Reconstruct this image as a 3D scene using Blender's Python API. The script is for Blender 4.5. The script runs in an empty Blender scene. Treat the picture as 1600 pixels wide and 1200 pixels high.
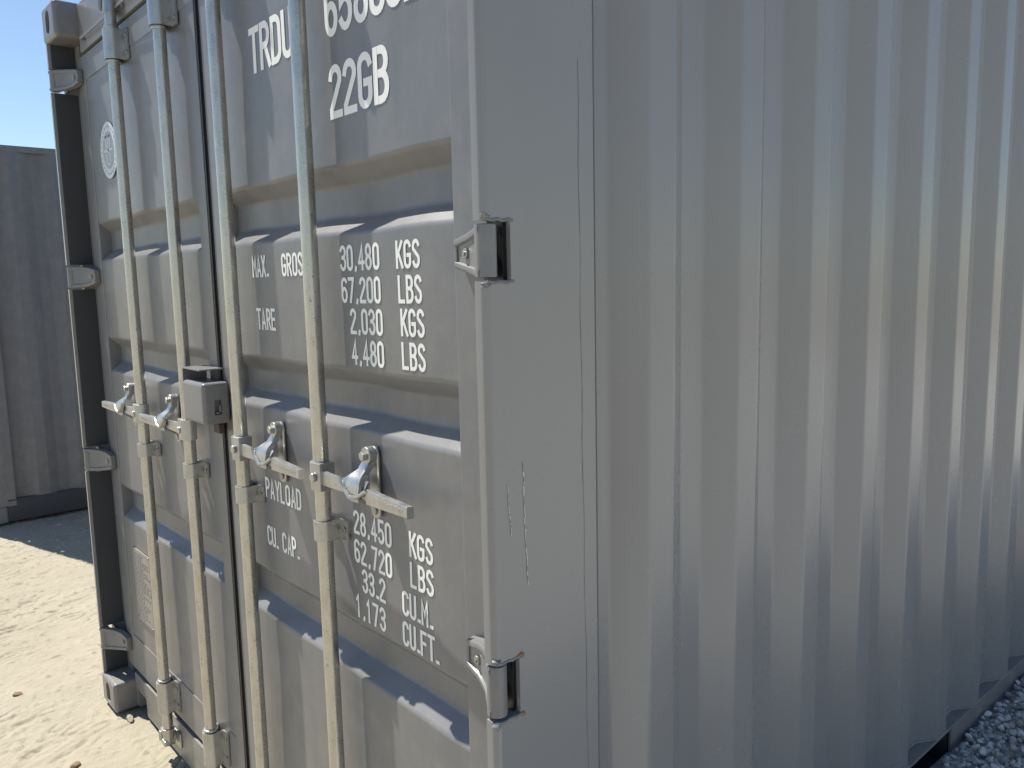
import bpy, bmesh, math, random
import numpy as np
from mathutils import Vector, Matrix
random.seed(7); rng = np.random.default_rng(7)
S = bpy.context.scene
COL = S.collection

# ------------------------------------------------------------------ camera
F_PX = 1265.77
CAM = Vector((3.3569, -0.7533, 1.6119)); YAW, PITCH, ROLL = 0.85367, -0.12871, -0.02209
cam_d = bpy.data.cameras.new('camera'); cam = bpy.data.objects.new('camera', cam_d); COL.objects.link(cam)
fw = Vector((-math.sin(YAW)*math.cos(PITCH), math.cos(YAW)*math.cos(PITCH), math.sin(PITCH)))
r0 = Vector((math.cos(YAW), math.sin(YAW), 0)); u0 = r0.cross(fw)
rt = r0*math.cos(ROLL)+u0*math.sin(ROLL); up = -r0*math.sin(ROLL)+u0*math.cos(ROLL)
cam.matrix_world = Matrix(((rt.x, up.x, -fw.x, CAM.x), (rt.y, up.y, -fw.y, CAM.y), (rt.z, up.z, -fw.z, CAM.z), (0, 0, 0, 1)))
cam_d.sensor_width = 36; cam_d.lens = F_PX/1600*36; cam_d.clip_start = 0.02; cam_d.clip_end = 3000
S.camera = cam

# ------------------------------------------------------------------ light
AZ, EL = math.radians(16.0), math.radians(60)      # sun comes from the left (-X), a little from the front (-Y)
sdir = Vector((-math.cos(AZ)*math.cos(EL), -math.sin(AZ)*math.cos(EL), math.sin(EL)))
w = bpy.data.worlds.new('World'); S.world = w; w.use_nodes = True
nt = w.node_tree; bg = nt.nodes['Background']
sky = nt.nodes.new('ShaderNodeTexSky'); sky.sky_type = 'NISHITA'; sky.sun_disc = False
sky.sun_elevation = EL; sky.sun_rotation = math.atan2(sdir.x, sdir.y) % (2*math.pi)
sky.air_density = 1.0; sky.dust_density = 0.15; sky.ozone_density = 2.2
nt.links.new(sky.outputs['Color'], bg.inputs['Color']); bg.inputs['Strength'].default_value = 0.092
sun_d = bpy.data.lights.new('sun', 'SUN'); sun = bpy.data.objects.new('sun', sun_d); COL.objects.link(sun)
sun_d.energy = 5.0; sun_d.angle = math.radians(0.53); sun_d.color = (1.0, 0.955, 0.86)
sun.rotation_euler = sdir.to_track_quat('Z', 'Y').to_euler()
sun.location = (-6, -3, 12)
vs = S.view_settings; vs.view_transform = 'Standard'; vs.look = 'None'; vs.exposure = 0.62; vs.gamma = 1; vs.use_curve_mapping = False
S.render.engine = 'CYCLES'

# ------------------------------------------------------------------ materials
def new_mat(name):
    m = bpy.data.materials.new(name); m.use_nodes = True
    return m, m.node_tree, m.node_tree.nodes['Principled BSDF']
def N(t, typ, **kw):
    n = t.nodes.new(typ)
    for k, v in kw.items():
        if k in n.inputs: n.inputs[k].default_value = v
        else: setattr(n, k, v)
    return n
def noise(t, vec, scale, detail=4, rough=0.55):
    n = N(t, 'ShaderNodeTexNoise', Scale=scale, Detail=detail, Roughness=rough)
    if vec: t.links.new(vec, n.inputs['Vector'])
    return n.outputs['Fac']
def ramp(t, fac, stops):
    n = t.nodes.new('ShaderNodeValToRGB'); e = n.color_ramp.elements
    while len(e) < len(stops): e.new(0.5)
    for i, (p, c) in enumerate(stops):
        e[i].position = p; e[i].color = (*c, 1) if len(c) == 3 else (c[0],)*3+(1,)
    t.links.new(fac, n.inputs['Fac']); return n.outputs['Color']
def mapped(t, scale):
    tc = t.nodes.new('ShaderNodeTexCoord'); m = t.nodes.new('ShaderNodeMapping'); m.inputs['Scale'].default_value = scale
    t.links.new(tc.outputs['Object'], m.inputs['Vector']); return m.outputs['Vector']
def mix(t, fac, a, b, mode='MIX'):
    n = t.nodes.new('ShaderNodeMix'); n.data_type = 'RGBA'; n.blend_type = mode
    for i, v in ((0, fac), (6, a), (7, b)):
        if isinstance(v, bpy.types.NodeSocket): t.links.new(v, n.inputs[i])
        elif i == 0: n.inputs[0].default_value = v
        else: n.inputs[i].default_value = (*v, 1)
    return n.outputs[2]
def bump(t, p, h, strength, dist, prev=None):
    b = N(t, 'ShaderNodeBump', Strength=strength, Distance=dist); t.links.new(h, b.inputs['Height'])
    if prev: t.links.new(prev.outputs['Normal'], b.inputs['Normal'])
    t.links.new(b.outputs['Normal'], p.inputs['Normal']); return b

def paint(name, col, rough=0.42, wave=0.22, streak=0.3, dust=0.22, peel=0.05, spec=0.5):
    m, t, p = new_mat(name); p.inputs['Specular IOR Level'].default_value = spec
    v1 = mapped(t, (1, 1, 1)); vs_ = mapped(t, (9, 9, 0.55)); vw = mapped(t, (1, 1, 1))
    big = noise(t, v1, 2.2, 5, 0.6); st = noise(t, vs_, 3.0, 3, 0.55); fine = noise(t, v1, 240, 2)
    c = mix(t, big, tuple(x*0.93 for x in col), tuple(x*1.06 for x in col))
    sfac = ramp(t, st, ((0.46, (0,)), (0.78, (streak,))))
    c = mix(t, sfac, c, tuple(x*0.72 for x in col))
    dn = noise(t, v1, 14, 8, 0.7)
    dfac = ramp(t, dn, ((0.42, (0,)), (0.85, (dust,))))
    c = mix(t, dfac, c, (0.42, 0.38, 0.31))
    if dust > 0:                                        # tan tint, strongest at the base and fading upward, broken by noise
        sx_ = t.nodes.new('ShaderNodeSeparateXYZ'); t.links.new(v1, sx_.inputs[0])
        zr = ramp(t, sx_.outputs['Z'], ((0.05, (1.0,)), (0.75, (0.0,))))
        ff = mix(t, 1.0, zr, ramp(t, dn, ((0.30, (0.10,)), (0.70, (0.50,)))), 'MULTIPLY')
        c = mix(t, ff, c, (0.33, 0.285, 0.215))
    sp = noise(t, v1, 95, 2, 0.5)                        # sparse chips and specks
    spf = ramp(t, sp, ((0.80, (0,)), (0.82, (0.6 if dust > 0 else 0.15,))))
    c = mix(t, spf, c, (0.09, 0.085, 0.08))
    t.links.new(c, p.inputs['Base Color'])
    rr = ramp(t, big, ((0.3, (rough-0.03,)), (0.8, (rough+0.08,)))); t.links.new(rr, p.inputs['Roughness'])
    b = bump(t, p, noise(t, vw, 3.1, 0, 0.5), wave, 0.006)
    if dust > 0: bump(t, p, fine, peel, 0.0012, b)
    return m
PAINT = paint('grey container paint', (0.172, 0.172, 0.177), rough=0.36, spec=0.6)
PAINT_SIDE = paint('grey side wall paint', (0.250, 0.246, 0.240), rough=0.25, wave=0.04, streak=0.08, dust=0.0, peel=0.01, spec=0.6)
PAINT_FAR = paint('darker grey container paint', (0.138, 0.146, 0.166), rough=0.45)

PAINT_RAIL_SHADE = paint('shade-darkened grey rail paint', (0.060, 0.062, 0.068), rough=0.5, dust=0.0)  # base colour darkened to hold the shade of the recessed rail
def metal(name, col, rough, mottled=0.35, metallic=0.85):
    m, t, p = new_mat(name); p.inputs['Metallic'].default_value = metallic
    v = mapped(t, (1, 1, 0.35)); v2 = mapped(t, (1, 1, 1))
    n1 = noise(t, v, 45, 6, 0.7); n2 = noise(t, v2, 110, 4, 0.65)
    c = mix(t, n1, tuple(x*(1-mottled) for x in col), tuple(min(1, x*1.12) for x in col))
    pit = ramp(t, n2, ((0.63, (0,)), (0.70, (0.75,))))
    c = mix(t, pit, c, (0.16, 0.14, 0.11)); t.links.new(c, p.inputs['Base Color'])
    rr = ramp(t, n1, ((0.25, (rough-0.08,)), (0.8, (rough+0.15,)))); t.links.new(rr, p.inputs['Roughness'])
    bump(t, p, n2, 0.25, 0.0012); return m
ZINC = metal('galvanised rod', (0.64, 0.625, 0.565), 0.27, 0.5, 0.8)
ZINC2 = metal('galvanised forging', (0.56, 0.56, 0.54), 0.34, 0.5, 0.85)
STEEL = metal('bolt steel', (0.42, 0.41, 0.39), 0.4, 0.4)

def plain(name, col, rough=0.6, spec=0.5, var=0.1, scale=30):
    m, t, p = new_mat(name); v = mapped(t, (1, 1, 1)); n = noise(t, v, scale, 5)
    c = mix(t, n, tuple(x*(1-var) for x in col), tuple(x*(1+var) for x in col)); t.links.new(c, p.inputs['Base Color'])
    p.inputs['Roughness'].default_value = rough; p.inputs['Specular IOR Level'].default_value = spec; return m
RUBBER = plain('black rubber', (0.018, 0.018, 0.019), 0.38)
DARK = plain('dark underside steel', (0.05, 0.05, 0.052), 0.7)
WHITE = plain('white stencil paint', (0.86, 0.855, 0.82), 0.5, var=0.06)
STICK = plain('pale sticker', (0.62, 0.64, 0.66), 0.4, var=0.04)
STICK2 = plain('grey sticker print', (0.36, 0.38, 0.41), 0.4, var=0.1)
PLATE = plain('dull data plate', (0.33, 0.30, 0.25), 0.45, var=0.12)
RUST = plain('rust', (0.26, 0.14, 0.08), 0.8, var=0.35, scale=120)
SCR = plain('bare scratch', (0.62, 0.61, 0.58), 0.4)
SCRD = plain('scratch groove', (0.13, 0.13, 0.13), 0.7)
SEALD = plain('dark seal strip', (0.040, 0.042, 0.047), 0.55)
SEAL = plain('grey sealant', (0.13, 0.13, 0.132), 0.6)
BROWN = plain('dark brown tongue', (0.07, 0.05, 0.042), 0.7)
FLOOR = plain('container floor board', (0.12, 0.085, 0.05), 0.8)

def sand_mat():
    m, t, p = new_mat('dry pale sand'); v = mapped(t, (1, 1, 1))
    a = noise(t, v, 0.9, 6, 0.6); b = noise(t, v, 9, 8, 0.7); c = noise(t, v, 70, 6, 0.7)
    col = mix(t, ramp(t, a, ((0.3, (0,)), (0.7, (1,)))), (0.335, 0.298, 0.226), (0.385, 0.347, 0.270))
    col = mix(t, ramp(t, b, ((0.42, (0,)), (0.72, (0.55,)))), col, (0.43, 0.392, 0.315))
    col = mix(t, ramp(t, c, ((0.58, (0,)), (0.75, (0.45,)))), col, (0.235, 0.204, 0.15))
    t.links.new(col, p.inputs['Base Color']); p.inputs['Roughness'].default_value = 0.95; p.inputs['Specular IOR Level'].default_value = 0.1
    k = bump(t, p, b, 0.25, 0.010); bump(t, p, c, 0.9, 0.006, k); return m
SAND = sand_mat()
def gravel_mat(name, ground):
    m, t, p = new_mat(name); v = mapped(t, (1, 1, 1))
    if ground:
        vo = N(t, 'ShaderNodeTexVoronoi', Scale=34); t.links.new(v, vo.inputs['Vector'])
        g = N(t, 'ShaderNodeSeparateColor'); t.links.new(vo.outputs['Color'], g.inputs['Color'])
        c = ramp(t, g.outputs['Red'], ((0.0, (0.38, 0.36, 0.325)), (0.5, (0.52, 0.49, 0.445)), (1.0, (0.66, 0.63, 0.57))))
        t.links.new(c, p.inputs['Base Color']); bump(t, p, vo.outputs['Distance'], -0.9, 0.03)
    else:
        at = N(t, 'ShaderNodeAttribute', attribute_name='tone'); n = noise(t, v, 60, 5)
        c = ramp(t, at.outputs['Fac'], ((0.0, (0.10, 0.097, 0.092)), (0.06, (0.38, 0.355, 0.315)), (0.5, (0.52, 0.49, 0.445)), (0.8, (0.66, 0.63, 0.575)), (1.0, (0.80, 0.765, 0.70))))
        c = mix(t, ramp(t, n, ((0.35, (0,)), (0.8, (0.6,)))), c, (0.36, 0.34, 0.31)); t.links.new(c, p.inputs['Base Color']); bump(t, p, n, 0.3, 0.004)
    p.inputs['Roughness'].default_value = 0.85; return m
GRAVEL = gravel_mat('crushed stone bed', True); PEBBLE = gravel_mat('grey pebbles', False)
CLOD = plain('reddish brown clod', (0.24, 0.17, 0.115), 0.9, 0.1, 0.3, 60)

# ------------------------------------------------------------------ mesh helpers
class MB:
    """collects shapes into one mesh"""
    def __init__(s): s.v = []; s.f = []
    def add(s, v, f):
        o = len(s.v); s.v += [tuple(p) for p in v]; s.f += [tuple(i+o for i in q) for q in f]; return s
    def bm(s, b):
        b.verts.index_update(); s.add([v.co[:] for v in b.verts], [[v.index for v in f.verts] for f in b.faces]); b.free(); return s
    def box(s, x0, x1, y0, y1, z0, z1, bev=0.0, seg=2, rot=None, about=None):
        b = bmesh.new(); bmesh.ops.create_cube(b, size=1)
        for v in b.verts: v.co = Vector((x0+(v.co.x+.5)*(x1-x0), y0+(v.co.y+.5)*(y1-y0), z0+(v.co.z+.5)*(z1-z0)))
        if bev: bmesh.ops.bevel(b, geom=b.edges[:], offset=bev, segments=seg, affect='EDGES', profile=0.5)
        if rot:
            c = Vector(about) if about else Vector(((x0+x1)/2, (y0+y1)/2, (z0+z1)/2))
            bmesh.ops.rotate(b, verts=b.verts, cent=c, matrix=rot)
        return s.bm(b)
    def cyl(s, p0, p1, ra, rb=None, n=20, bev=0.0):
        rb = ra if rb is None else rb
        p0, p1 = Vector(p0), Vector(p1); d = (p1-p0); L = d.length; b = bmesh.new()
        bmesh.ops.create_cone(b, cap_ends=True, segments=n, radius1=ra, radius2=rb, depth=L)
        if bev:
            caps = [e for e in b.edges if abs(e.verts[0].co.z-e.verts[1].co.z) < 1e-6]
            bmesh.ops.bevel(b, geom=caps, offset=bev, segments=2, affect='EDGES', profile=0.5)
        q = d.to_track_quat('Z', 'Y').to_matrix()
        for v in b.verts: v.co = q @ v.co + (p0+p1)/2
        return s.bm(b)
    def prism(s, pts, axis, a, b_, bev=0.0, seg=2):
        """closed 2-D polygon swept along an axis; pts are the two other coordinates in x,y,z order"""
        b = bmesh.new()
        def co(p, t):
            return {'x': (t, p[0], p[1]), 'y': (p[0], t, p[1]), 'z': (p[0], p[1], t)}[axis]
        A = [b.verts.new(co(p, a)) for p in pts]; B = [b.verts.new(co(p, b_)) for p in pts]; n = len(pts)
        b.faces.new(A); b.faces.new(B[::-1])
        for i in range(n): b.faces.new((A[i], B[i], B[(i+1) % n], A[(i+1) % n]))
        bmesh.ops.recalc_face_normals(b, faces=b.faces)
        if bev: bmesh.ops.bevel(b, geom=[e for e in b.edges], offset=bev, segments=seg, affect='EDGES', profile=0.5, clamp_overlap=True)
        return s.bm(b)
    def tube(s, path, r, n=10, taper=None):
        path = [Vector(p) for p in path]; V = []; k = len(path); up_ = Vector((0.13, 0.21, 1)).normalized()
        for i, p in enumerate(path):
            d = (path[min(i+1, k-1)]-path[max(i-1, 0)]).normalized(); a = d.cross(up_).normalized(); c = d.cross(a)
            rr = r if taper is None else taper[i]
            V += [p+(a*math.cos(2*math.pi*j/n)+c*math.sin(2*math.pi*j/n))*rr for j in range(n)]
        Fs = [(i*n+j, i*n+(j+1) % n, (i+1)*n+(j+1) % n, (i+1)*n+j) for i in range(k-1) for j in range(n)]
        Fs += [tuple(range(n))[::-1], tuple((k-1)*n+j for j in range(n))]
        return s.add(V, Fs)
    def lump(s, c, r, squash=(1, 1, 1), sub=2, jit=0.25, seed=0):
        b = bmesh.new(); bmesh.ops.create_icosphere(b, subdivisions=sub, radius=1); rr = random.Random(seed)
        for v in b.verts:
            k = 1+rr.uniform(-jit, jit); v.co = Vector((c[0]+v.co.x*r*squash[0]*k, c[1]+v.co.y*r*squash[1]*k, c[2]+v.co.z*r*squash[2]*k))
        return s.bm(b)
    def mirror(s, cx):
        s.v = [(2*cx-x, y, z) for x, y, z in s.v]; s.f = [q[::-1] for q in s.f]; return s

def to_mesh(mb, name, mat, org=(0, 0, 0), ang=38):
    me = bpy.data.meshes.new(name); o = Vector(org)
    me.from_pydata([(x-o.x, y-o.y, z-o.z) for x, y, z in mb.v], [], mb.f); me.materials.append(mat)
    me.validate(); me.update()
    if ang: 
        me.polygons.foreach_set('use_smooth', [True]*len(me.polygons)); me.set_sharp_from_angle(angle=math.radians(ang))
    return me
def link(name, me, parent=None, loc=(0, 0, 0)):
    o = bpy.data.objects.new(name, me); COL.objects.link(o); o.location = loc
    if parent: o.parent = parent
    return o
ORG = Vector((0, 0, 0))       # base point of the thing being built: parts keep their vertices relative to it
def part(name, mb, mat, parent, ang=38):
    o = link(name, to_mesh(mb, name, mat, ORG, ang), parent)
    if ang:                                   # keep large flat faces flat-shaded next to rounded bends
        wn = o.modifiers.new('weighted normals', 'WEIGHTED_NORMAL'); wn.keep_sharp = True; wn.weight = 50
    return o
def tag(o, label=None, cat=None, group=None, kind=None):
    if label: o['label'] = label
    if cat: o['category'] = cat
    if group: o['group'] = group
    if kind: o['kind'] = kind
    return o
def empty(name, loc):
    o = bpy.data.objects.new(name, None); COL.objects.link(o); o.location = loc; o.empty_display_size = 0.2; return o
def cut(mb, cutters, name='tmp'):
    """subtract cutter shapes; returns a collector holding the result"""
    a = bpy.data.objects.new(name, to_mesh(mb, name, PAINT, ang=0)); COL.objects.link(a); cs = []
    for c in cutters:
        b = bpy.data.objects.new('cutter', to_mesh(c, 'cutter', PAINT, ang=0)); COL.objects.link(b); cs.append(b)
        md = a.modifiers.new('b', 'BOOLEAN'); md.object = b; md.operation = 'DIFFERENCE'; md.solver = 'EXACT'
    bpy.context.view_layer.update()
    ev = a.evaluated_get(bpy.context.evaluated_depsgraph_get()); me = ev.to_mesh()
    out = MB().add([v.co[:] for v in me.vertices], [tuple(p.vertices) for p in me.polygons]); ev.to_mesh_clear()
    for b in cs+[a]:
        d = b.data; bpy.data.objects.remove(b); bpy.data.meshes.remove(d)
    return out
def arc(cx, cy, r, a0, a1, n=6):
    return [(cx+r*math.cos(math.radians(a0+(a1-a0)*i/n)), cy+r*math.sin(math.radians(a0+(a1-a0)*i/n))) for i in range(n+1)]
def stadium(cx, cy, w_, h_, n=10):
    r = min(w_, h_)/2
    if h_ >= w_: return arc(cx, cy+h_/2-r, r, 0, 180, n)+arc(cx, cy-h_/2+r, r, 180, 360, n)
    return arc(cx+w_/2-r, cy, r, -90, 90, n)+arc(cx-w_/2+r, cy, r, 90, 270, n)

# ------------------------------------------------------------------ ground
def vnoise(x, y, seed):
    xi = np.floor(x).astype(np.int64); yi = np.floor(y).astype(np.int64); fx = x-xi; fy = y-yi
    def h(a, b):
        n = (a*374761393+b*668265263+seed*1442695041) & 0x7fffffff
        n = ((n ^ (n >> 13))*1274126177) & 0x7fffffff
        return ((n ^ (n >> 16)) & 0xffff)/65535.0
    fx = fx*fx*(3-2*fx); fy = fy*fy*(3-2*fy)
    return (h(xi, yi)*(1-fx)+h(xi+1, yi)*fx)*(1-fy)+(h(xi, yi+1)*(1-fx)+h(xi+1, yi+1)*fx)*fy
def axis(lo, hi, step, far):
    core = np.arange(lo, hi+1e-6, step); g = [step]
    while sum(g) < far: g.append(g[-1]*1.18+0.002)
    c = np.cumsum(g); return np.concatenate([(lo-c)[::-1], core, hi+c])
def grid_mesh(name, X, Y, Z, mat):
    ny, nx = X.shape; me = bpy.data.meshes.new(name)
    co = np.stack([X, Y, Z], -1).reshape(-1, 3).astype(np.float32)
    i = np.arange(nx*ny).reshape(ny, nx); q = np.stack([i[:-1, :-1], i[:-1, 1:], i[1:, 1:], i[1:, :-1]], -1).reshape(-1, 4)
    me.vertices.add(len(co)); me.vertices.foreach_set('co', co.ravel())
    me.loops.add(q.size); me.loops.foreach_set('vertex_index', q.ravel().astype(np.int32))
    me.polygons.add(len(q)); me.polygons.foreach_set('loop_start', np.arange(0, q.size, 4, dtype=np.int32))
    me.polygons.foreach_set('use_smooth', np.ones(len(q), bool)); me.materials.append(mat); me.update(); me.validate(); return me
ax = axis(-3.6, 0.95, 0.0065, 900); ay = axis(-0.75, 0.85, 0.0065, 900)
GX, GY = np.meshgrid(ax, ay)
ca, sa = math.cos(1.95), math.sin(1.95); U = GX*ca+GY*sa; V = -GX*sa+GY*ca      # crust marks run roughly away from the doors
Z = (vnoise(GX*0.9, GY*0.9, 1)-.5)*0.03+(vnoise(GX*3.5, GY*4, 2)-.5)*0.016+(vnoise(U*9, V*20, 3)-.5)*0.003
wx = (vnoise(GX*11, GY*11, 8)-.5)*1.6; wy = (vnoise(GX*10, GY*10, 9)-.5)*1.6
def ridge(fu, fv, seed, pw): return (1-np.abs(2*vnoise(U*fu+wx, V*fv+wy, seed)-1))**pw
patch = np.clip(vnoise(GX*4.3, GY*4.3, 5)*2.6-.75, 0, 1)
Z -= ridge(9, 26, 4, 12)*0.014*patch                       # cracks and lifted flakes
Z += ridge(14, 48, 14, 5)*0.0035*(0.10+0.90*patch)
Z += np.clip(vnoise(GX*38, GY*38, 6)-.70, 0, 1)*0.018+np.clip(vnoise(GX*24, GY*24, 16)-.84, 0, 1)*0.07
Z += (vnoise(GX*75, GY*75, 7)-.5)*0.0025
fade = np.clip(1-(np.maximum(np.maximum(-3.6-GX, GX-0.95), np.maximum(-0.75-GY, GY-0.85)))/8, 0, 1)
Z = Z*fade-0.008
tag(link('ground', grid_mesh('ground', GX, GY, Z, SAND)), kind='structure')

# raised gravel strip along the container's right side
bx = np.concatenate([[2.38], np.arange(2.43, 4.4, 0.05), np.arange(4.4, 12.2, 0.4)]); by = np.concatenate([[-0.4, 0.1, 0.4], np.arange(0.6, 5.0, 0.06), np.arange(5.0, 16, 0.5)])
BX, BY = np.meshgrid(bx, by)
BZ = 0.082+(vnoise(BX*3, BY*3, 21)-.5)*0.03+(vnoise(BX*20, BY*20, 22)-.5)*0.012
edge = np.minimum.reduce([(BX-2.375)/0.06, (12.2-BX)/0.8, (BY+0.41)/0.7, (16-BY)/0.8]); BZ = np.where(edge < 1, BZ*np.clip(edge, 0, 1)-0.03*(1-np.clip(edge, 0, 1)), BZ)
tag(link('gravel_path', grid_mesh('gravel_path', BX, BY, BZ, GRAVEL)), kind='structure')
ico = bmesh.new(); bmesh.ops.create_icosphere(ico, subdivisions=2, radius=1); ico.verts.index_update()
IV = np.array([v.co[:] for v in ico.verts]); IF = np.array([[v.index for v in f.verts] for f in ico.faces]); ico.free()
def pebble_field(name, n, x0, x1, y0, y1, r0_, r1_):
    VV = []; FF = []; TT = []
    for k in range(n):
        x, y = rng.uniform(x0, x1), rng.uniform(y0, y1); r = rng.uniform(r0_, r1_)
        z = 0.084+rng.uniform(-0.008, 0.022)
        if x < 2.448: continue
        v = IV*np.array([1.15, rng.uniform(.6, .95), rng.uniform(.45, .8)])
        dd = rng.normal(size=(8, 3)); dd /= np.linalg.norm(dd, axis=1)[:, None]        # flatten facets to make broken stone
        for d in dd:
            s_ = v @ d; lim = rng.uniform(.32, .7); v = v-np.outer(np.maximum(s_-lim, 0), d)*0.96
        a = rng.uniform(0, 6.28); b = rng.uniform(-.6, .6); c = rng.uniform(-.6, .6)
        R = (Matrix.Rotation(a, 3, 'Z') @ Matrix.Rotation(b, 3, 'X') @ Matrix.Rotation(c, 3, 'Y'))
        v = (v*r) @ np.array(R).T+np.array([x, y, z])
        FF.append(IF+len(VV)*len(IV)); VV.append(v); TT.append(np.full(len(IV), rng.random()))
    v = np.concatenate(VV).astype(np.float32); f = np.concatenate(FF).astype(np.int32); me = bpy.data.meshes.new(name)
    me.vertices.add(len(v)); me.vertices.foreach_set('co', v.ravel()); me.loops.add(f.size); me.loops.foreach_set('vertex_index', f.ravel())
    me.polygons.add(len(f)); me.polygons.foreach_set('loop_start', np.arange(0, f.size, 3, dtype=np.int32)); me.polygons.foreach_set('use_smooth', np.ones(len(f), bool))
    at = me.attributes.new('tone', 'FLOAT', 'POINT'); at.data.foreach_set('value', np.concatenate(TT).astype(np.float32))
    me.materials.append(PEBBLE); me.update(); me.set_sharp_from_angle(angle=math.radians(32)); return me
g = link('gravel', pebble_field('gravel', 15000, 2.44, 3.5, 1.0, 4.4, 0.007, 0.018))
tag(g, 'loose pale grey gravel in shade along the container wall', 'gravel', kind='stuff')

# ------------------------------------------------------------------ container shell
W, L_, HT = 2.438, 6.058, 2.591
FY = 0.078            # outer plane of the door leaves
REC = 0.040           # depth of the pressed recesses
HZ = [(0.213, 0.300), (0.925, 1.012), (1.614, 1.694), (2.313, 2.387)]     # hinge heights
CX = W/2
def casting(front, right, top):
    x0, x1 = (W-0.162, W+0.004) if right else (-0.004, 0.162)
    y0, y1 = (-0.004, 0.178) if front else (L_-0.178, L_+0.004)
    z0, z1 = (HT-0.118, HT+0.004) if top else (0.0, 0.118)
    m = MB().box(x0, x1, y0, y1, z0, z1, 0.014, 3)
    xc, yc, zc = (x0+x1)/2, (y0+y1)/2, (z0+z1)/2
    ys = (y0-0.02, y0+0.06) if front else (y1-0.06, y1+0.02); xs = (x1-0.06, x1+0.02) if right else (x0-0.02, x0+0.06)
    c1 = MB().prism(stadium(xc, zc, 0.051, 0.079), 'y', *ys); c2 = MB().prism(stadium(yc, zc, 0.079, 0.051), 'x', *xs)
    zz = (z1-0.05, z1+0.02) if top else (z0-0.02, z0+0.05)
    c3 = MB().prism(stadium(xc, yc, 0.063, 0.124), 'z', *zz)
    return cut(m, [c1, c2, c3])
def post(right):
    """rear corner post: thin front lip, flat outer side, returned edge behind the door"""
    pts = [(W, 0.234), (W, 0.012)]+arc(W-0.011, 0.011, 0.011, 0, -90, 4)+[(W-0.024, 0.0), (W-0.024, 0.088), (W-0.085, 0.088), (W-0.085, 0.15), (W-0.07, 0.15), (W-0.07, 0.234)]
    m = MB().prism(pts, 'z', 0.1185, HT-0.1185)
    m = cut(m, [MB().box(W-0.060, W+0.02, -0.02, 0.051, a-0.004, b+0.004) for a, b in HZ]+[MB().box(W-0.020, W-0.009, 0.03, 0.12, a-0.003, b+0.003) for a, b in HZ]+[MB().box(W-0.060, W-0.009, 0.093, 0.20, a-0.03, b+0.03) for a, b in HZ])
    return m if right else m.mirror(CX)
def corrugation():
    """plan outline of the right wall from front to back, (y, depth)"""
    o = [(0.232, REC)]; y = 0.311
    while y < L_-0.40:
        o += [(y, REC), (y+0.068, 0.0), (y+0.140, 0.0), (y+0.208, REC)]; y += 0.278
    o += [(L_-0.17, REC)]; return o
def rounded(pts, r, n=3):
    out = [pts[0]]
    for i in range(1, len(pts)-1):
        p0, p, p1 = Vector(pts[i-1]), Vector(pts[i]), Vector(pts[i+1]); a = (p0-p).normalized(); b = (p1-p).normalized()
        A, B = p+a*r, p+b*r
        for k in range(n+1):
            t = k/n; q = A*(1-t)**2+p*2*t*(1-t)+B*t*t; out.append((q.x, q.y))
    return out+[pts[-1]]
def wall(right, z0=0.160, z1=HT-0.045, th=0.002):
    pl = rounded(corrugation(), 0.006); zs = np.linspace(z0, z1, 13); m = MB(); V = []; n = len(pl)
    for z in zs:
        for y, d in pl: V.append((W-0.003-d, y, z))
    Fq = [(i*n+j, i*n+j+1, (i+1)*n+j+1, (i+1)*n+j) for i in range(len(zs)-1) for j in range(n-1)]
    m.add(V, Fq); V2 = [(x-th, y, z) for x, y, z in V]; m.add(V2, [q[::-1] for q in Fq])
    return m if right else m.mirror(CX)
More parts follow.
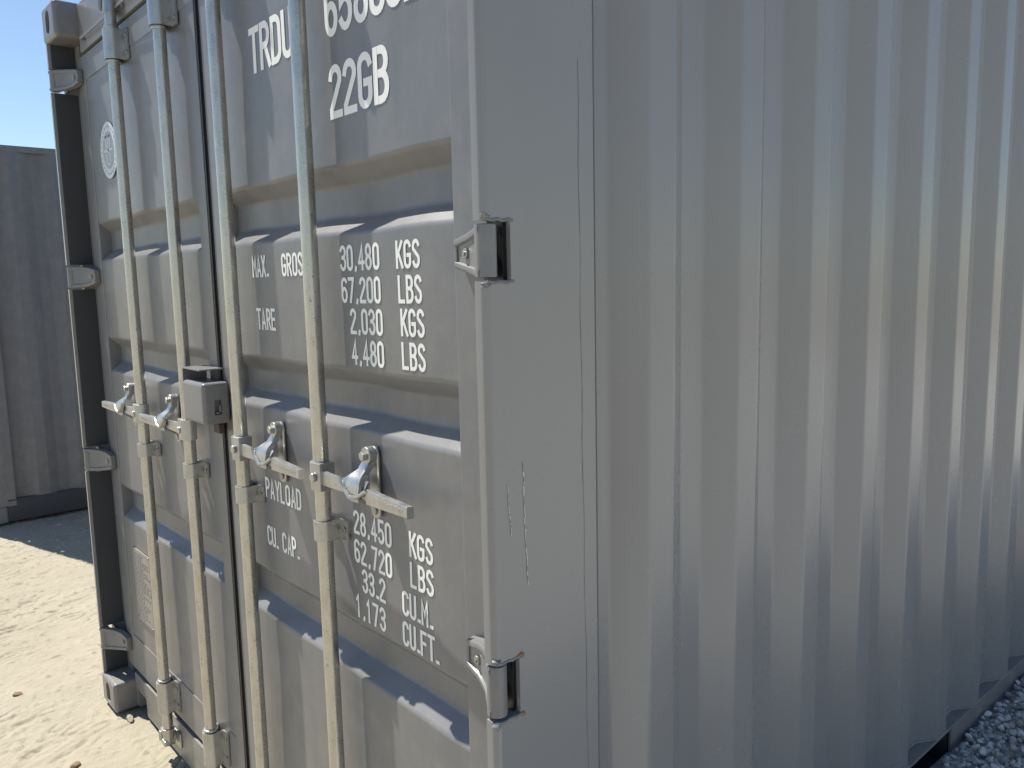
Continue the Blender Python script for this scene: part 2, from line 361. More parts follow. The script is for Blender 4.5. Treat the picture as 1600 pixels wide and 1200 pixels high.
def build_shell(root, P, far=False):
    for f in (True, False):
        for r in (True, False):
            for t_ in (True, False): part('corner_casting', casting(f, r, t_), P, root)
    for r in (True, False):
        pr = part('corner_post', post(r), P, root, 30)
        zs_ = [0.1195]+[v for a_, b__ in HZ for v in (a_-0.006, b__+0.006)]+[HT-0.1195]
        for q in range(0, len(zs_), 2):                   # dark seal strip inside the post lip, between the hinges
            g = MB().box(W-0.0285, W-0.0242, 0.010, 0.0872, zs_[q], zs_[q+1], 0.0012); part('seal_strip', g if r else g.mirror(CX), SEALD, pr)
        b = MB().box(W-0.10, W, L_-0.16, L_-0.002, 0.1185, HT-0.1185, 0.012)
        part('corner_post', b if r else b.mirror(CX), P, root)
        part('side_wall', wall(r), P, root, 30)
        tr = MB().box(W-0.06, W-0.001, 0.1785, L_-0.1785, HT-0.050, HT-0.008, 0.004); part('top_rail', tr if r else tr.mirror(CX), P, root)
        # bottom rail: flange on top, web below, fork pocket openings left dark
        m = MB().box(W-0.075, W, 0.1785, L_-0.1785, 0.153, 0.163, 0.002)
        pk = [(1.53, 1.885), (3.55, 3.905)]; ys = [0.1785]+[v for q in pk for v in q]+[L_-0.1785]
        for i in range(0, len(ys), 2): m.box(W-0.010, W-0.0015, ys[i], ys[i+1], 0.012, 0.1528, 0.0015)
        m.box(W-0.05, W-0.0105, 0.1785, L_-0.1785, 0.006, 0.016)
        br = part('bottom_rail', m if r else m.mirror(CX), P, root)
        for a, b_ in pk:
            q = MB().box(W-0.45, W-0.014, a, b_, 0.03, 0.036).box(W-0.45, W-0.014, a-0.006, a, 0.03, 0.15).box(W-0.45, W-0.014, b_, b_+0.006, 0.03, 0.15)
            part('fork_pocket', q if r else q.mirror(CX), DARK, br)
        # weld line where the corrugated sheet meets the flange
        wl = MB(); pth = [(W-0.002-d, y, 0.1645) for y, d in rounded(corrugation(), 0.006)]
        wl.tube(pth, 0.0035, 6); part('weld_bead', wl if r else wl.mirror(CX), P, br)
        for a_, b__ in HZ:
            g = MB().box(W-0.058, W-0.0125, 0.046, 0.0505, a_-0.003, b__+0.003); part('hinge_pocket_shade', g if r else g.mirror(CX), RUBBER, pr)  # black plate painting in the darkness of the hollow behind the barrel
        sl = MB().box(W-0.003, W+0.0008, 0.2328, 0.2348, 0.1185, HT-0.1185); part('seam', sl if r else sl.mirror(CX), SEAL, pr)
    part('roof', MB().box(0.05, W-0.05, 0.12, L_-0.1, HT-0.03, HT-0.012), P, root)
    part('floor', MB().box(0.06, W-0.06, 0.15, L_-0.1, 0.12, 0.15), FLOOR, root)
    part('end_wall', MB().box(0.10, W-0.10, L_-0.06, L_-0.03, 0.1, HT-0.05), P, root)
    hd = MB().box(0.1625, W-0.1625, 0.072, 0.17, 2.425, HT-0.006, 0.004)
    h = part('door_header', hd, P, root)
    part('rain_gutter', MB().box(0.235, W-0.235, 0.0547, 0.0588, 2.450, 2.460, 0.001).box(0.235, 0.243, 0.0588, 0.073, 2.451, 2.459).box(W-0.243, W-0.235, 0.0588, 0.073, 2.451, 2.459), P, h)
    sl = MB().box(0.1625, W-0.1625, 0.074, 0.19, 0.014, 0.147, 0.004)
    sl = cut(sl, [MB().box(a, a+0.10, 0.03, 0.3, -0.02, 0.085) for a in (0.19, W-0.29)])
    part('door_sill', sl, P, root)

# ------------------------------------------------------------------ stroke lettering
def sm(pts): return pts
def el(cx, cy, rx, ry, a0, a1, n=8): return [(cx+rx*math.cos(math.radians(a0+(a1-a0)*i/n)), cy+ry*math.sin(math.radians(a0+(a1-a0)*i/n))) for i in range(n+1)]
# glyph box: width 0.38, height 1 (stroke centre lines); narrow stencil capitals
w0, x1_, c_, rr_ = 0.0, 0.38, 0.19, 0.19
O_ = el(c_, .80, rr_, .20, 0, 180)+el(c_, .20, rr_, .20, 180, 360)
GL = {
 '0': [O_+[O_[0]]], 'O': [O_+[O_[0]]], 'D': [[(0, 0), (0, 1)], [(0, 1), (.17, 1)]+el(.17, .78, .21, .22, 90, 0, 5)+el(.17, .22, .21, .22, 0, -90, 5)+[(0, 0)]],
 '1': [[(.06, .80), (.19, 1), (.19, 0)]],
 '2': [el(c_, .78, rr_, .22, 170, -20, 9)+[(0.0, .12), (0, 0), (.38, 0)]],
 '3': [el(c_, .77, rr_, .23, 160, -80, 9)+[(.14, .53)], [(.14, .53)]+el(c_, .26, rr_, .26, 75, -160, 10)],
 '4': [[(.27, 0), (.27, 1), (0, .27)], [(0, .27), (.40, .27)]],
 '5': [[(.36, 1), (.03, 1), (.03, .52)]+el(c_-.01, .30, .20, .30, 120, -150, 10)],
 '6': [el(c_, .79, rr_, .21, 25, 180, 7)+[(0, .30)], el(c_, .29, rr_, .29, 0, 360, 22)],
 '7': [[(0, 1), (.38, 1), (.12, 0)]],
 '8': [el(c_, .76, .17, .24, -90, 270, 18), el(c_, .26, rr_, .26, 90, 450, 18)],
 '9': [el(c_, .22, rr_, .22, 200, 360, 7)+el(c_, .78, rr_, .22, 0, 180, 9)+el(c_, .64, rr_, .20, 180, 360, 8)],
 'A': [[(0, 0), (.19, 1), (.38, 0)], [(.06, .30), (.32, .30)]],
 'B': [[(0, 0), (0, 1)], [(0, 1), (.19, 1)]+el(.19, .765, .18, .235, 90, -90, 8)+[(0, .53)], [(0, .53), (.19, .53)]+el(.19, .265, .20, .265, 90, -90, 8)+[(0, 0)]],
 'C': [el(c_, .80, rr_, .20, 10, 180, 7)+el(c_, .20, rr_, .20, 180, 350, 7)],
 'E': [[(.36, 1), (0, 1), (0, 0), (.36, 0)], [(0, .52), (.30, .52)]],
 'F': [[(.36, 1), (0, 1), (0, 0)], [(0, .52), (.30, .52)]],
 'G': [el(c_, .80, rr_, .20, 10, 180, 7)+el(c_, .20, rr_, .20, 180, 360, 8)+[(.38, .46), (.20, .46)]],
 'K': [[(0, 0), (0, 1)], [(.38, 1), (.02, .42)], [(.12, .58), (.40, 0)]],
 'L': [[(0, 1), (0, 0), (.34, 0)]],
 'M': [[(0, 0), (0, 1), (.19, .42), (.38, 1), (.38, 0)]],
 'P': [[(0, 0), (0, 1)], [(0, 1), (.19, 1)]+el(.19, .74, .19, .26, 90, -90, 8)+[(0, .48)]],
 'R': [[(0, 0), (0, 1)], [(0, 1), (.19, 1)]+el(.19, .75, .19, .25, 90, -90, 8)+[(0, .50)], [(.19, .50), (.40, 0)]],
 'S': [el(c_, .77, rr_, .23, 20, 200, 8)+[(.19, .52)]+el(c_, .24, rr_, .24, 40, -160, 9)],
 'T': [[(-.02, 1), (.40, 1)], [(.19, 1), (.19, 0)]], 'U': [[(0, 1)]+el(c_, .20, rr_, .20, 180, 360, 9)+[(.38, 1)]],
 'X': [[(0, 0), (.38, 1)], [(0, 1), (.38, 0)]], 'Y': [[(0, 1), (.19, .48), (.38, 1)], [(.19, .50), (.19, 0)]],
 '.': [[(.02, .03), (.14, .03)]], ',': [[(.10, .06), (.06, -.05)]],
}
ADV = {'.': .34, ',': .36, ' ': .50}
def text_mesh(txt, x, z, h, right=False, sx=1.0, th=0.138, adv=0.60):
    """flat painted characters on the door plane, capital height h, baseline z; x is the left (or right) edge"""
    tot = sum(ADV.get(c, adv) for c in txt)-(adv-.38-th)
    e = th*h/2; x0 = (x-tot*h*sx if right else x)+e*sx; m = MB(); hh = h-2*e; lay = 0; cx = x0
    for ch in txt:
        for st in GL.get(ch, []):
            P = []
            for a, b in st:
                q = Vector((cx+a*h*sx, z+e+b*hh))
                if not P or (q-P[-1]).length > 1e-5: P.append(q)
            k = len(P); closed = (P[0]-P[-1]).length < 1e-6 and k > 3
            Lp = []; Rp = []
            for i, p in enumerate(P):
                if closed: d0 = (p-P[i-1 if i > 0 else k-2]); d1 = (P[i+1 if i < k-1 else 1]-p)
                else: d0 = (p-P[i-1]) if i else None; d1 = (P[i+1]-p) if i < k-1 else None
                d0 = d1 if d0 is None else d0; d1 = d0 if d1 is None else d1
                d0 = d0.normalized(); d1 = d1.normalized(); n0 = Vector((-d0.y, d0.x)); n1 = Vector((-d1.y, d1.x)); nn = (n0+n1)
                nn = n0 if nn.length < 1e-4 else nn.normalized(); k_ = e/max(0.45, nn.dot(n0))
                ext = Vector((0, 0))
                if not closed and i in (0, k-1): ext = (d1*-1 if i == 0 else d0)*e*0.9
                Lp.append(p+nn*k_+ext); Rp.append(p-nn*k_+ext)
            y = FY+0.0023-0.00012*(lay % 4); lay += 1
            V = [(q.x, y+sheet_dy(q.x, q.y), q.y) for q in Lp]+[(q.x, y+sheet_dy(q.x, q.y), q.y) for q in Rp]
            m.add(V, [(i+1, i, k+i, k+i+1) for i in range(k-1)])
        cx += ADV.get(ch, adv)*h*sx
    return m

# ------------------------------------------------------------------ doors
RODS = (1.403, 1.818); RY = 0.046; RR = 0.0168
RECS = [(0.766, 0.890), (1.313, 1.435), (1.711, 1.842)]
PX0, PX1 = 1.300, 2.262          # panel between the two stiles (right leaf)
def sheet_dy(x, z):
    ex = max(0, min(1, (x-PX0)/0.08, (PX1-x)/0.08))
    return 0.0016*ex*(math.sin(x*5.1+z*3.3)*math.sin(z*4.7-x*2.2)+0.4*math.sin(x*11+z*7))
def leaf_panel():
    """pressed steel sheet of one leaf with its horizontal recesses"""
    pr = [(FY+0.003, 0.302)]
    for a, b in RECS: pr += [(FY+0.003, a), (FY+REC, a+0.034), (FY+REC, b-0.034), (FY+0.003, b)]
    pr += [(FY+0.003, 2.335)]
    pr = rounded(pr, 0.007, 4)
    fine = [pr[0]]
    for a, b in zip(pr, pr[1:]):
        k = max(1, int(math.hypot(b[0]-a[0], b[1]-a[1])/0.03)); fine += [(a[0]+(b[0]-a[0])*i/k, a[1]+(b[1]-a[1])*i/k) for i in range(1, k+1)]
    pr = fine; xs = np.linspace(PX0, PX1, 49); n = len(pr); V = []
    for x in xs:
        for (y, z) in pr:
            # slight unevenness of pressed thin sheet
            dy = sheet_dy(x, z)
            ex = min(1, (x-PX0)/0.08, (PX1-x)/0.08); dz = 0.0016*math.sin(x*17+z*5)*ex
            V.append((x, y+dy, z+dz))
    m = MB(); Fq = [(i*n+j, (i+1)*n+j, (i+1)*n+j+1, i*n+j+1) for i in range(len(xs)-1) for j in range(n-1)]
    m.add(V, Fq); return m
def build_door(root, s, P, texts=True):
    """s=1 right leaf, s=-1 left leaf (mirror image)"""
    def mk(mb): return mb if s == 1 else mb.mirror(CX)
    door = part('door', mk(leaf_panel()), P, root, 40)
    if s == -1: door['label'] = 'left door leaf with round sticker and data plate'
    else: door['label'] = 'right door leaf with white stencilled weights'
    def sub(name, mb, mat, ang=38): return part(name, mk(mb), mat, door, ang)
    z0, z1 = 0.160, 2.420
    sub('stile', MB().box(1.2306, PX0-0.0005, FY, FY+0.055, z0, z1, 0.004), P)
    sub('stile', MB().box(PX1+0.0005, 2.352, FY, FY+0.055, z0, z1, 0.004), P)
    sub('bottom_rail', MB().box(PX0, PX1, FY+0.0006, FY+0.05, z0+0.001, 0.3015, 0.003), P)
    sub('top_rail', MB().box(PX0, PX1, FY+0.0006, FY+0.05, 2.335, z1-0.001, 0.003), P)
    # rubber seals: two lips in the middle gap, one along the hinge side, bottom and top
    g = MB()
    g.box(1.2196, 1.2302, FY-0.001, FY+0.05, z0-0.004, z1, 0.002).box(1.2205, 1.2265, FY-0.006, FY-0.0012, z0, z1, 0.0015)
    sub('gasket', g, RUBBER)
    sub('gasket', MB().box(2.3525, 2.372, FY+0.006, FY+0.03, z0, z1, 0.004), RUBBER)
    sub('gasket', MB().box(1.24, 2.35, FY+0.012, FY+0.045, z0-0.010, z0-0.0005, 0.003), RUBBER)
    # hinges
    for k, (a, b) in enumerate(HZ):
        zc = (a+b)/2; hb = (b-a)/2
        bl = MB(); sec = [(2.424, 0.002, hb*.97), (2.398, 0.018, hb*.97), (2.366, 0.040, hb*.93), (2.330, 0.055, hb*.80), (2.290, 0.061, hb*.60)]
        V = []
        for (x, y, q) in sec: V += [(x, y+0.0015, zc+q), (x, y+0.0015, zc-q), (x, y+0.016, zc-q), (x, y+0.016, zc+q)]
        Fq = [(i*4+j, (i+1)*4+j, (i+1)*4+(j+1) % 4, i*4+(j+1) % 4) for i in range(len(sec)-1) for j in range(4)]
        bl.add(V, Fq+[(3, 2, 1, 0), tuple(len(V)-4+j for j in range(4))])
        for sg in (1, -1):                                   # raised rims of the forged blade
            V = []
            for (x, y, q) in sec:
                zo, zi, zm = zc+sg*(q+0.001), zc+sg*(q-0.015), zc+sg*(q-0.011)
                V += [(x, y+0.015, zo), (x, y-0.002, zo-sg*0.002), (x, y-0.004, zo-sg*0.006), (x, y-0.003, zm), (x, y+0.004, zi)]
            Fq = [(i*5+j, (i+1)*5+j, (i+1)*5+(j+1) % 5, i*5+(j+1) % 5) for i in range(len(sec)-1) for j in range(5)]
            Fq += [(0, 1, 2, 3, 4), tuple(len(V)-5+j for j in range(5))[::-1]]
            bl.add(V, Fq if sg == 1 else [f[::-1] for f in Fq])
        bl.box(2.288, 2.296, 0.059, 0.076, zc-hb*.58, zc+hb*.58, 0.002)
        hg = sub('hinge', bl, P)
        bar = MB().cyl((2.421, 0.017, a+0.001), (2.421, 0.017, b-0.001), 0.0165, n=24, bev=0.002)
        part('hinge_barrel', mk(bar), P, hg) if False else sub('hinge_barrel', bar, P)
        bt = MB().cyl((2.325, 0.064, zc), (2.323, 0.053, zc), 0.0085, n=18, bev=0.0012).cyl((2.323, 0.0532, zc), (2.3225, 0.0510, zc), 0.0040, n=6)
        sub('bolt', bt, STEEL)
    # rods with brackets, cams and handles
    for i, rx in enumerate(RODS):
        pth = [(rx, RY, z) for z in (0.085, 0.6, 1.1, 1.7, 2.5)]
        sub('locking_rod', MB().cyl((rx, RY, 0.085), (rx, RY, 2.50), RR, n=28, bev=0.002), ZINC)
        def strap(za, zb, R, fl, th=0.005):
            o = [(rx-fl, FY-0.0008-th)]+[(rx-R-th-0.001, FY-0.0008-th)]
            outer = [(rx+(R+th)*math.cos(math.radians(t)), RY+(R+th)*math.sin(math.radians(t))) for t in np.linspace(180, 360, 13)]
            inner = [(rx+R*math.cos(math.radians(t)), RY+R*math.sin(math.radians(t))) for t in np.linspace(360, 180, 13)]
            poly = [(rx-fl, FY-0.0008-th), (rx-R-th, FY-0.0008-th)]+outer+[(rx+R+th, FY-0.0008-th), (rx+fl, FY-0.0008-th), (rx+fl, FY-0.0008), (rx+R, FY-0.0008)]+inner+[(rx-R, FY-0.0008), (rx-fl, FY-0.0008)]
            return MB().prism(poly, 'z', za, zb)
        for (za, zb, R, fl, nb) in ((0.188, 0.292, RR+0.004, 0.055, 2), (1.068, 1.110, RR+0.001, 0.050, 1), (2.303, 2.392, RR+0.004, 0.055, 2)):
            sub('rod_bracket', strap(za, zb, R, fl), ZINC2)
            for sg in (-1, 1):
                for q in range(nb):
                    zz = (za+zb)/2 if nb == 1 else za+(zb-za)*(0.22+0.56*q)
                    sub('bolt', MB().cyl((rx+sg*(fl-0.012), FY-0.0055, zz), (rx+sg*(fl-0.012), FY-0.0095, zz), 0.0075, n=12, bev=0.0015), STEEL)
            if nb == 2:
                for zz in (za-0.010, zb+0.001):
                    sub('rod_collar', MB().cyl((rx, RY, zz), (rx, RY, zz+0.009), RR+0.0045, n=24, bev=0.002), ZINC2)
        # cams and keepers
        for (zc, sg) in ((0.085, -1), (2.475, 1)):
            cm = MB().cyl((rx, RY, zc+0.04*(-sg)), (rx, RY, zc+0.012*sg), RR+0.004, RR-0.001, 18, 0.002)
            cm.box(rx-0.012, rx+0.046, RY-0.012, RY+0.014, zc-0.012, zc+0.012, 0.004)
            cm.box(rx-0.016, rx+0.018, RY-0.02, RY+0.018, zc+sg*0.012-0.008, zc+sg*0.012+0.012, 0.005)
            sub('cam', cm, ZINC2)
            kp = MB().prism([(rx+0.03, 0.072), (rx+0.03, 0.030), (rx+0.042, 0.026), (rx+0.060, 0.040), (rx+0.066, 0.072)], 'z', zc-0.018, zc+0.018, 0.002).box(rx-0.05, rx+0.066, 0.0675, 0.0735, zc-0.026, zc+0.026, 0.002)
            part('cam_keeper', mk(kp), ZINC2 if sg < 0 else P, root)
        # handle
        zh = 1.208
        hub = MB(); pts = [(rx+0.030, RY+0.016), (rx+0.030, RY-0.020)]+[(rx+0.024*math.cos(math.radians(t)), RY+0.003+0.027*math.sin(math.radians(t))) for t in np.linspace(-70, -200, 9)]+[(rx-0.020, RY+0.016)]
        hub.prism(pts, 'z', zh-0.029, zh+0.031, 0.002)
        hub.cyl((rx+0.008, RY-0.022, zh), (rx+0.008, RY-0.029, zh), 0.010, n=14, bev=0.002)
        sub('handle_hub', hub, ZINC2)
        hb = MB()
        hp = [(rx+0.022, RY-0.010, 0.0155), (rx+0.09, RY-0.011, 0.0140), (rx+0.15, RY-0.011, 0.0115), (rx+0.205, RY-0.012, 0.0105), (rx+0.218, RY-0.016, 0.0150), (rx+0.364, RY-0.021, 0.0108)]
        V = []
        for (x, y, q) in hp:
            t_ = 0.0046 if x < rx+0.21 else 0.0064; dz = -0.0035 if x > rx+0.19 else 0
            for a_, b_ in ((-1, .86), (-.75, 1), (.75, 1), (1, .86), (1, -.86), (.75, -1), (-.75, -1), (-1, -.86)): V.append((x+a_*t_*0.25, y+a_*t_, zh+dz+b_*q))
        Fq = [(i_*8+j, i_*8+(j+1) % 8, (i_+1)*8+(j+1) % 8, (i_+1)*8+j) for i_ in range(len(hp)-1) for j in range(8)]
        hb.add(V, Fq+[tuple(range(8))[::-1], tuple(len(V)-8+j for j in range(8))])
        rr2 = random.Random(5)
        for q in range(13):      # cast letters worn to bumps along the grip
            t0 = 0.10+0.8*q/12; x = rx+0.232+0.125*t0; y = RY-0.0163-0.0048*t0-0.0062
            hz = rr2.uniform(.003, .0055); hb.box(x-0.0022, x+0.0016, y-0.0009, y+0.002, zh-0.0035-hz, zh-0.0035+hz, 0.0007, 1)
        hob = sub('handle', hb, ZINC2)
        # handle retainer bolted to the door
        hx = rx+0.170; y1 = FY-0.0008
        hs = MB().prism(stadium(hx, 1.217, 0.034, 0.148, 8), 'y', y1-0.007, y1, 0.002, 1)
        sub('handle_retainer', hs, ZINC2)
        ct = MB()               # swinging catch: narrow at the pivot, flaring over the bar
        sec = [(1.280, .011, .046, .012), (1.262, .010, .044, .014), (1.246, .012, .034, .016), (1.236, .020, .020, .018), (1.228, .030, .011, .014), (1.216, .034, .007, .007), (1.204, .030, .007, .006)]
        V = []
        for (z, hw, yf, tk) in sec:
            V += [(hx-hw-0.006, yf+0.012, z), (hx+hw*0.8, yf+0.012, z), (hx+hw*0.8, yf+0.012+tk, z), (hx-hw-0.006, yf+0.012+tk, z)]
        ct.add(V, [(i_*4+j, (i_+1)*4+j, (i_+1)*4+(j+1) % 4, i_*4+(j+1) % 4) for i_ in range(len(sec)-1) for j in range(4)]+[(0, 1, 2, 3), tuple(len(V)-4+j for j in range(4))[::-1]])
        ct.cyl((hx, y1-0.007, 1.274), (hx, y1-0.024, 1.274), 0.0175, n=20, bev=0.002)
        ct.tube([(hx-0.046, 0.020, 1.229), (hx-0.030, 0.018, 1.214), (hx-0.006, 0.017, 1.196), (hx+0.020, 0.019, 1.200), (hx+0.046, 0.024, 1.217), (hx+0.034, 0.034, 1.230)], 0.0042, 8)
        sub('catch', ct, ZINC2)
        sub('bolt', MB().cyl((hx, y1-0.024, 1.274), (hx, y1-0.034, 1.274), 0.0095, n=6, bev=0.0015), ZINC2)
        sub('bolt', MB().cyl((hx, y1-0.007, 1.160), (hx, y1-0.011, 1.160), 0.0090, n=14, bev=0.0015), STEEL)
        cr = MB().box(hx-0.022, hx+0.014, 0.026, y1-0.006, 1.186, 1.194, 0.002).box(hx-0.022, hx+0.014, 0.024, 0.030, 1.186, 1.202, 0.002)
        cr.prism([(y1-0.006, 1.187), (0.032, 1.187), (y1-0.006, 1.166)], 'x', hx-0.006, hx+0.002)
        sub('cradle', cr, ZINC2)
    if s == 1 and texts:
        H = 0.052
        rows = [('MAX.', 1.455, 1.629, 0), ('GROSS', 1.617, 1.629, 0), ('TARE', 1.463, 1.504, 0),
                ('30,480', 2.026, 1.635, 1), ('67,200', 2.026, 1.571, 1), ('2,030', 2.028, 1.509, 1), ('4,480', 2.028, 1.447, 1),
                ('KGS', 2.084, 1.635, 0), ('LBS', 2.087, 1.572, 0), ('KGS', 2.091, 1.511, 0), ('LBS', 2.090, 1.449, 0),
                ('PAYLOAD', 1.457, 1.085, 0), ('CU. CAP.', 1.452, 0.961, 0),
                ('28,450', 2.028, 1.087, 1), ('62,720', 2.026, 1.024, 1), ('33.2', 1.998, 0.964, 1), ('1,173', 1.994, 0.901, 1),
                ('KGS', 2.090, 1.087, 0), ('LBS', 2.090, 1.026, 0), ('CU.M.', 2.059, 0.961, 0), ('CU.FT.', 2.057, 0.898, 0)]
        for t_, x, z, r in rows:
            k = {'CU.FT.': .78, 'CU.M.': .82, 'PAYLOAD': .88, 'CU. CAP.': .80}.get(t_, 0.86)
            o = sub('lettering', text_mesh(t_, x, z, H, bool(r), k), WHITE, 0); o['label'] = 'white stencilled letters reading '+t_
        for t_, x, z in (('TRDU', 1.512, 2.088), ('658002', 1.865, 2.088), ('22GB', 1.868, 1.934)):
            o = sub('lettering', text_mesh(t_, x, z, 0.102, False, 0.92, 0.145, 0.585), WHITE, 0); o['label'] = 'large white stencilled characters '+t_
        sub('lock_box', lock_box(), P); 
        lb = MB().box(1.115, 1.240, 0.012, FY-0.001, 1.391, 1.395, 0.001).box(1.115, 1.119, 0.012, FY-0.001, 1.30, 1.3905); sub('lock_box_cover', lb, P)
        hk = MB().box(1.268, 1.2795, 0.0455, 0.049, 1.283, 1.303, 0.001).box(1.268, 1.2795, 0.036, 0.0455, 1.280, 1.284, 0.001); sub('lock_hook', hk, P)
        sub('lock_tongue', MB().box(1.212, 1.252, 0.050, FY-0.013, 1.222, 1.2475, 0.002), BROWN)
    if s == -1 and texts:
        # round approval sticker
        c = (0.377, 2.069)
        def ring(r0_, r1_, y):
            n = 40; V = [(c[0]+r*math.cos(2*math.pi*i/n), y, c[1]+r*math.sin(2*math.pi*i/n)) for r in (r0_, r1_) for i in range(n)]
            return MB().add(V, [(i, (i+1) % n, n+(i+1) % n, n+i) for i in range(n)])
        def disc(r, y):
            n = 40; return MB().add([(c[0]+r*math.cos(2*math.pi*i/n), y, c[1]+r*math.sin(2*math.pi*i/n)) for i in range(n)], [tuple(range(n))])
        st = part('sticker', disc(0.092, FY-0.0005), STICK, door, 0); st['label'] = 'round pale approval sticker'
        pr_ = disc(0.061, FY-0.0010); part('sticker_field', pr_, STICK2, door, 0)
        e = MB(); rr3 = random.Random(3)
        for k in range(26):
            a = 2*math.pi*k/26; r = 0.077; x, z = c[0]+r*math.cos(a), c[1]+r*math.sin(a)
            e.box(x-0.0045, x+0.0045, FY-0.0011, FY-0.0008, z-0.003, z+0.003)
        part('sticker_print', e, STICK2, door, 0)
        e = MB()
        for dx, dz, hw, hh in ((-.02, .03, .006, .022), (.0, .02, .005, .03), (.02, .03, .006, .022), (0, .045, .03, .004), (0, 0, .045, .004), (-.02, -.03, .005, .02), (.02, -.03, .005, .02), (0, -.045, .02, .004)):
            e.box(c[0]+dx-hw, c[0]+dx+hw, FY-0.0016, FY-0.0012, c[1]+dz-hh, c[1]+dz+hh)
        part('sticker_emblem', e, STICK, door, 0)
        dp = MB().box(0.268, 0.450, FY-0.0018, FY+0.002, 0.400, 0.672, 0.0006, 1); part('data_plate', dp, PLATE, door)
        e = MB(); zz = 0.655
        for k in range(22):
            wd = rr3.uniform(.07, .15); x = 0.280
            while x < 0.280+wd:
                q = rr3.uniform(.008, .03); e.box(x, x+q, FY-0.0027, FY-0.0019, zz-0.0028, zz+0.0026); x += q+0.006
            zz -= 0.0115
        part('data_plate_print', e, PAINT, door, 0)
        for x in (0.274, 0.444):
            for z in (0.406, 0.540, 0.666): part('rivet', MB().cyl((x, FY-0.0015, z), (x, FY-0.0045, z), 0.0035, n=10, bev=0.0008), STEEL, door)
    return door
def lock_box():
    m = MB().box(1.128, 1.276, 0.004, FY-0.002, 1.252, 1.362, 0.010, 3)
    return cut(m, [MB().box(1.262, 1.29, 0.033, 0.052, 1.277, 1.316)])

ORG = Vector((CX, L_/2, 0))
root = empty('shipping_container', ORG)
tag(root, 'large grey shipping container with galvanised door rods and white stencilled weights, filling the foreground', 'container', 'parked grey shipping containers')
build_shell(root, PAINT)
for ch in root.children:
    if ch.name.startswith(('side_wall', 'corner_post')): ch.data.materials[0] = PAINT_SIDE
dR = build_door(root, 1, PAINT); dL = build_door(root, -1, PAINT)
# small marks on the right post: scratches, weld lumps, rust at the hinge cut-outs
sc = MB(); sd = MB()
def scratch(pts, wd, mbx):
    for (y, z), (y2, z2) in zip(pts, pts[1:]):
        a = wd*random.uniform(.3, 1); b = wd*random.uniform(.3, 1)
        mbx.add([(W+0.0004, y-a, z), (W+0.0004, y+a, z), (W+0.0004, y2+b, z2), (W+0.0004, y2-b, z2)], [(0, 1, 2, 3)])
for y, za, zb, wd in ((0.034, 1.300, 1.215, .0006), (0.066, 1.330, 1.130, .0007)):
    n = 26; pts = [(y+random.uniform(-.001, .001)+0.006*(i/n)**2, za+(zb-za)*i/n) for i in range(n+1)]; scratch(pts, wd, sd)
    for i in range(n):
        if random.random() < .62: 
            q = [(a+0.0008, b) for a, b in pts[i:i+2]]; V0 = len(sc.v); scratch(q, wd*1.5, sc); sc.v[V0:] = [(x+0.0003, yy, zz) for x, yy, zz in sc.v[V0:]]
sw = MB(); pts = [(0.198+0.014*(i/40)**2+0.0012*math.sin(i*1.1), 1.95-1.6*i/40) for i in range(41)]; scratch(pts, 0.0006, sw)
posts = [c for c in root.children if c.name.startswith('corner_post') and c.dimensions.y > 0.2]
prt = max(posts, key=lambda c: max(v.co.x for v in c.data.vertices))
part('paint_scratch', sw, SEAL, prt, 0); part('paint_scratch', sd, SCRD, prt, 0); part('paint_scratch', sc, SCR, prt, 0)
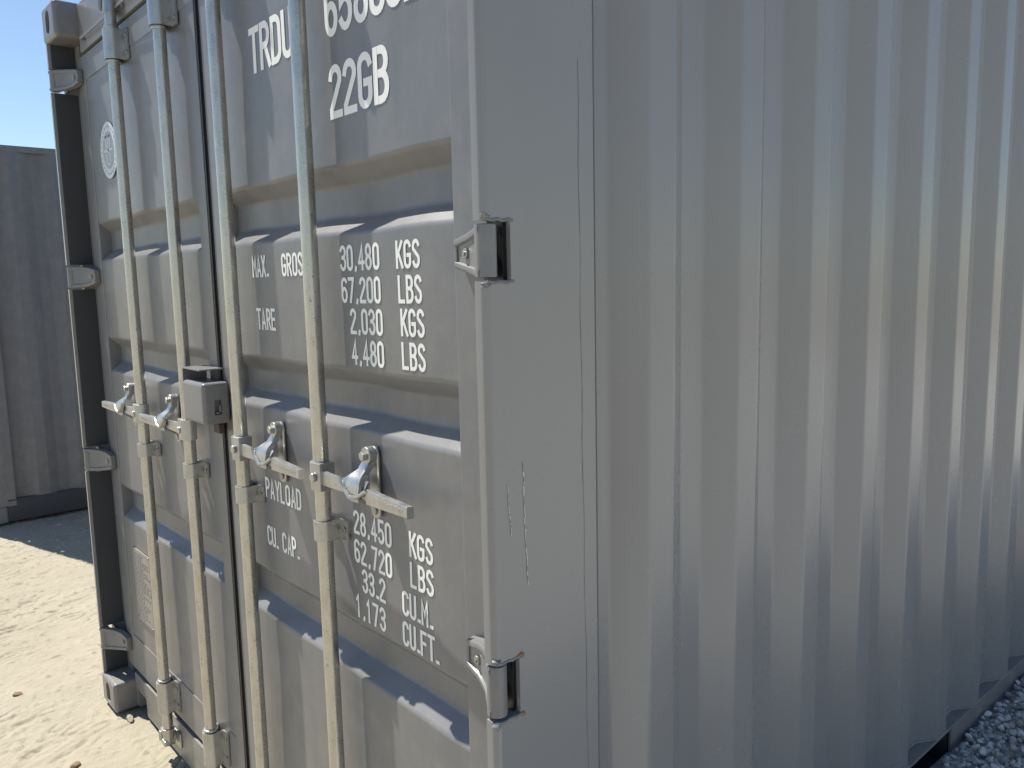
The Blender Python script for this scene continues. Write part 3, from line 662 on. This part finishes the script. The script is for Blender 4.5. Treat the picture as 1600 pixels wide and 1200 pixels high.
for k, (a, b) in enumerate(HZ):
    for j, (y, z) in enumerate(((0.004, a-0.010), (0.006, b+0.009))):
        part('weld_bead', MB().lump((W-0.004, y, z), 0.009, (.8, .9, .6), 2, .25, k*7+j), PAINT, prt)
    wb = MB().tube([(W-0.001, yy, b+0.005+0.001*math.sin(yy*300)) for yy in np.linspace(0.004, 0.056, 12)], 0.0028, 8); part('weld_bead', wb, PAINT, prt)
    wb = MB().tube([(W-0.001, yy, a-0.006+0.001*math.sin(yy*270)) for yy in np.linspace(0.004, 0.056, 12)], 0.0028, 8); part('weld_bead', wb, PAINT, prt)
    if k == 1:
        part('rust_spot', MB().lump((W, 0.055, b+0.007), 0.006, (.45, 1.2, .8), 2, .35, 91), RUST, prt)
        part('rust_spot', MB().lump((W, 0.056, a-0.006), 0.005, (.45, 1.1, .8), 2, .35, 92), RUST, prt)

# second container standing to the left: copies of the same shell and doors
def copy_tree(o, parent=None, mat=None):
    c = o.copy(); COL.objects.link(c); c.parent = parent
    for ch in o.children:
        if ch.name.split('.')[0] in ('lettering', 'sticker', 'sticker_field', 'sticker_print', 'sticker_emblem', 'paint_scratch', 'rust_spot'): continue
        copy_tree(ch, c)
    return c
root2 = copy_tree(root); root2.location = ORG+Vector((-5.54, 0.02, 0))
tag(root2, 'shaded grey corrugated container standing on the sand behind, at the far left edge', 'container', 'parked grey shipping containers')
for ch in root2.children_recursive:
    if ch.data.materials[0] in (PAINT, PAINT_SIDE): ch.material_slots[0].link = 'OBJECT'; ch.material_slots[0].material = PAINT_RAIL_SHADE if ch.name.startswith('bottom_rail') and ch.parent == root2 else PAINT_FAR
    if 'label' in ch: del ch['label']

# ------------------------------------------------------------------ loose stones on the sand
def stone(x, y, r, sq, mat, label, seed, sink=0.35):
    j = int(np.argmin(abs(ay-y))); i = int(np.argmin(abs(ax-x))); z = Z[j, i]
    me = to_mesh(MB().lump((0, 0, 0), r, sq, 2, .20, seed), 'stone', mat, ang=30)
    o = link('stone', me, None, (x, y, z+r*sq[2]*(1-sink))); o.rotation_euler.z = seed
    tag(o, label, 'stone', 'stones lying on the sand')
def ground_at(u, v):
    d = fw+rt*((u-800)/F_PX)-up*((v-600)/F_PX); t = -CAM.z/d.z; return CAM+d*t
p_ = ground_at(27, 1085); stone(p_.x, p_.y, 0.015, (1.3, .9, .5), CLOD, 'small reddish brown stone on the sand near the left edge', 1, .6)
p_ = ground_at(117, 1194); stone(p_.x, p_.y, 0.017, (1.2, .8, .5), CLOD, 'brown stone on the sand at the bottom edge', 2, .6)
p_ = ground_at(203, 1122); stone(p_.x, p_.y, 0.018, (1.9, .6, .6), SAND, 'pale sand clod lying just below the corner casting', 3)
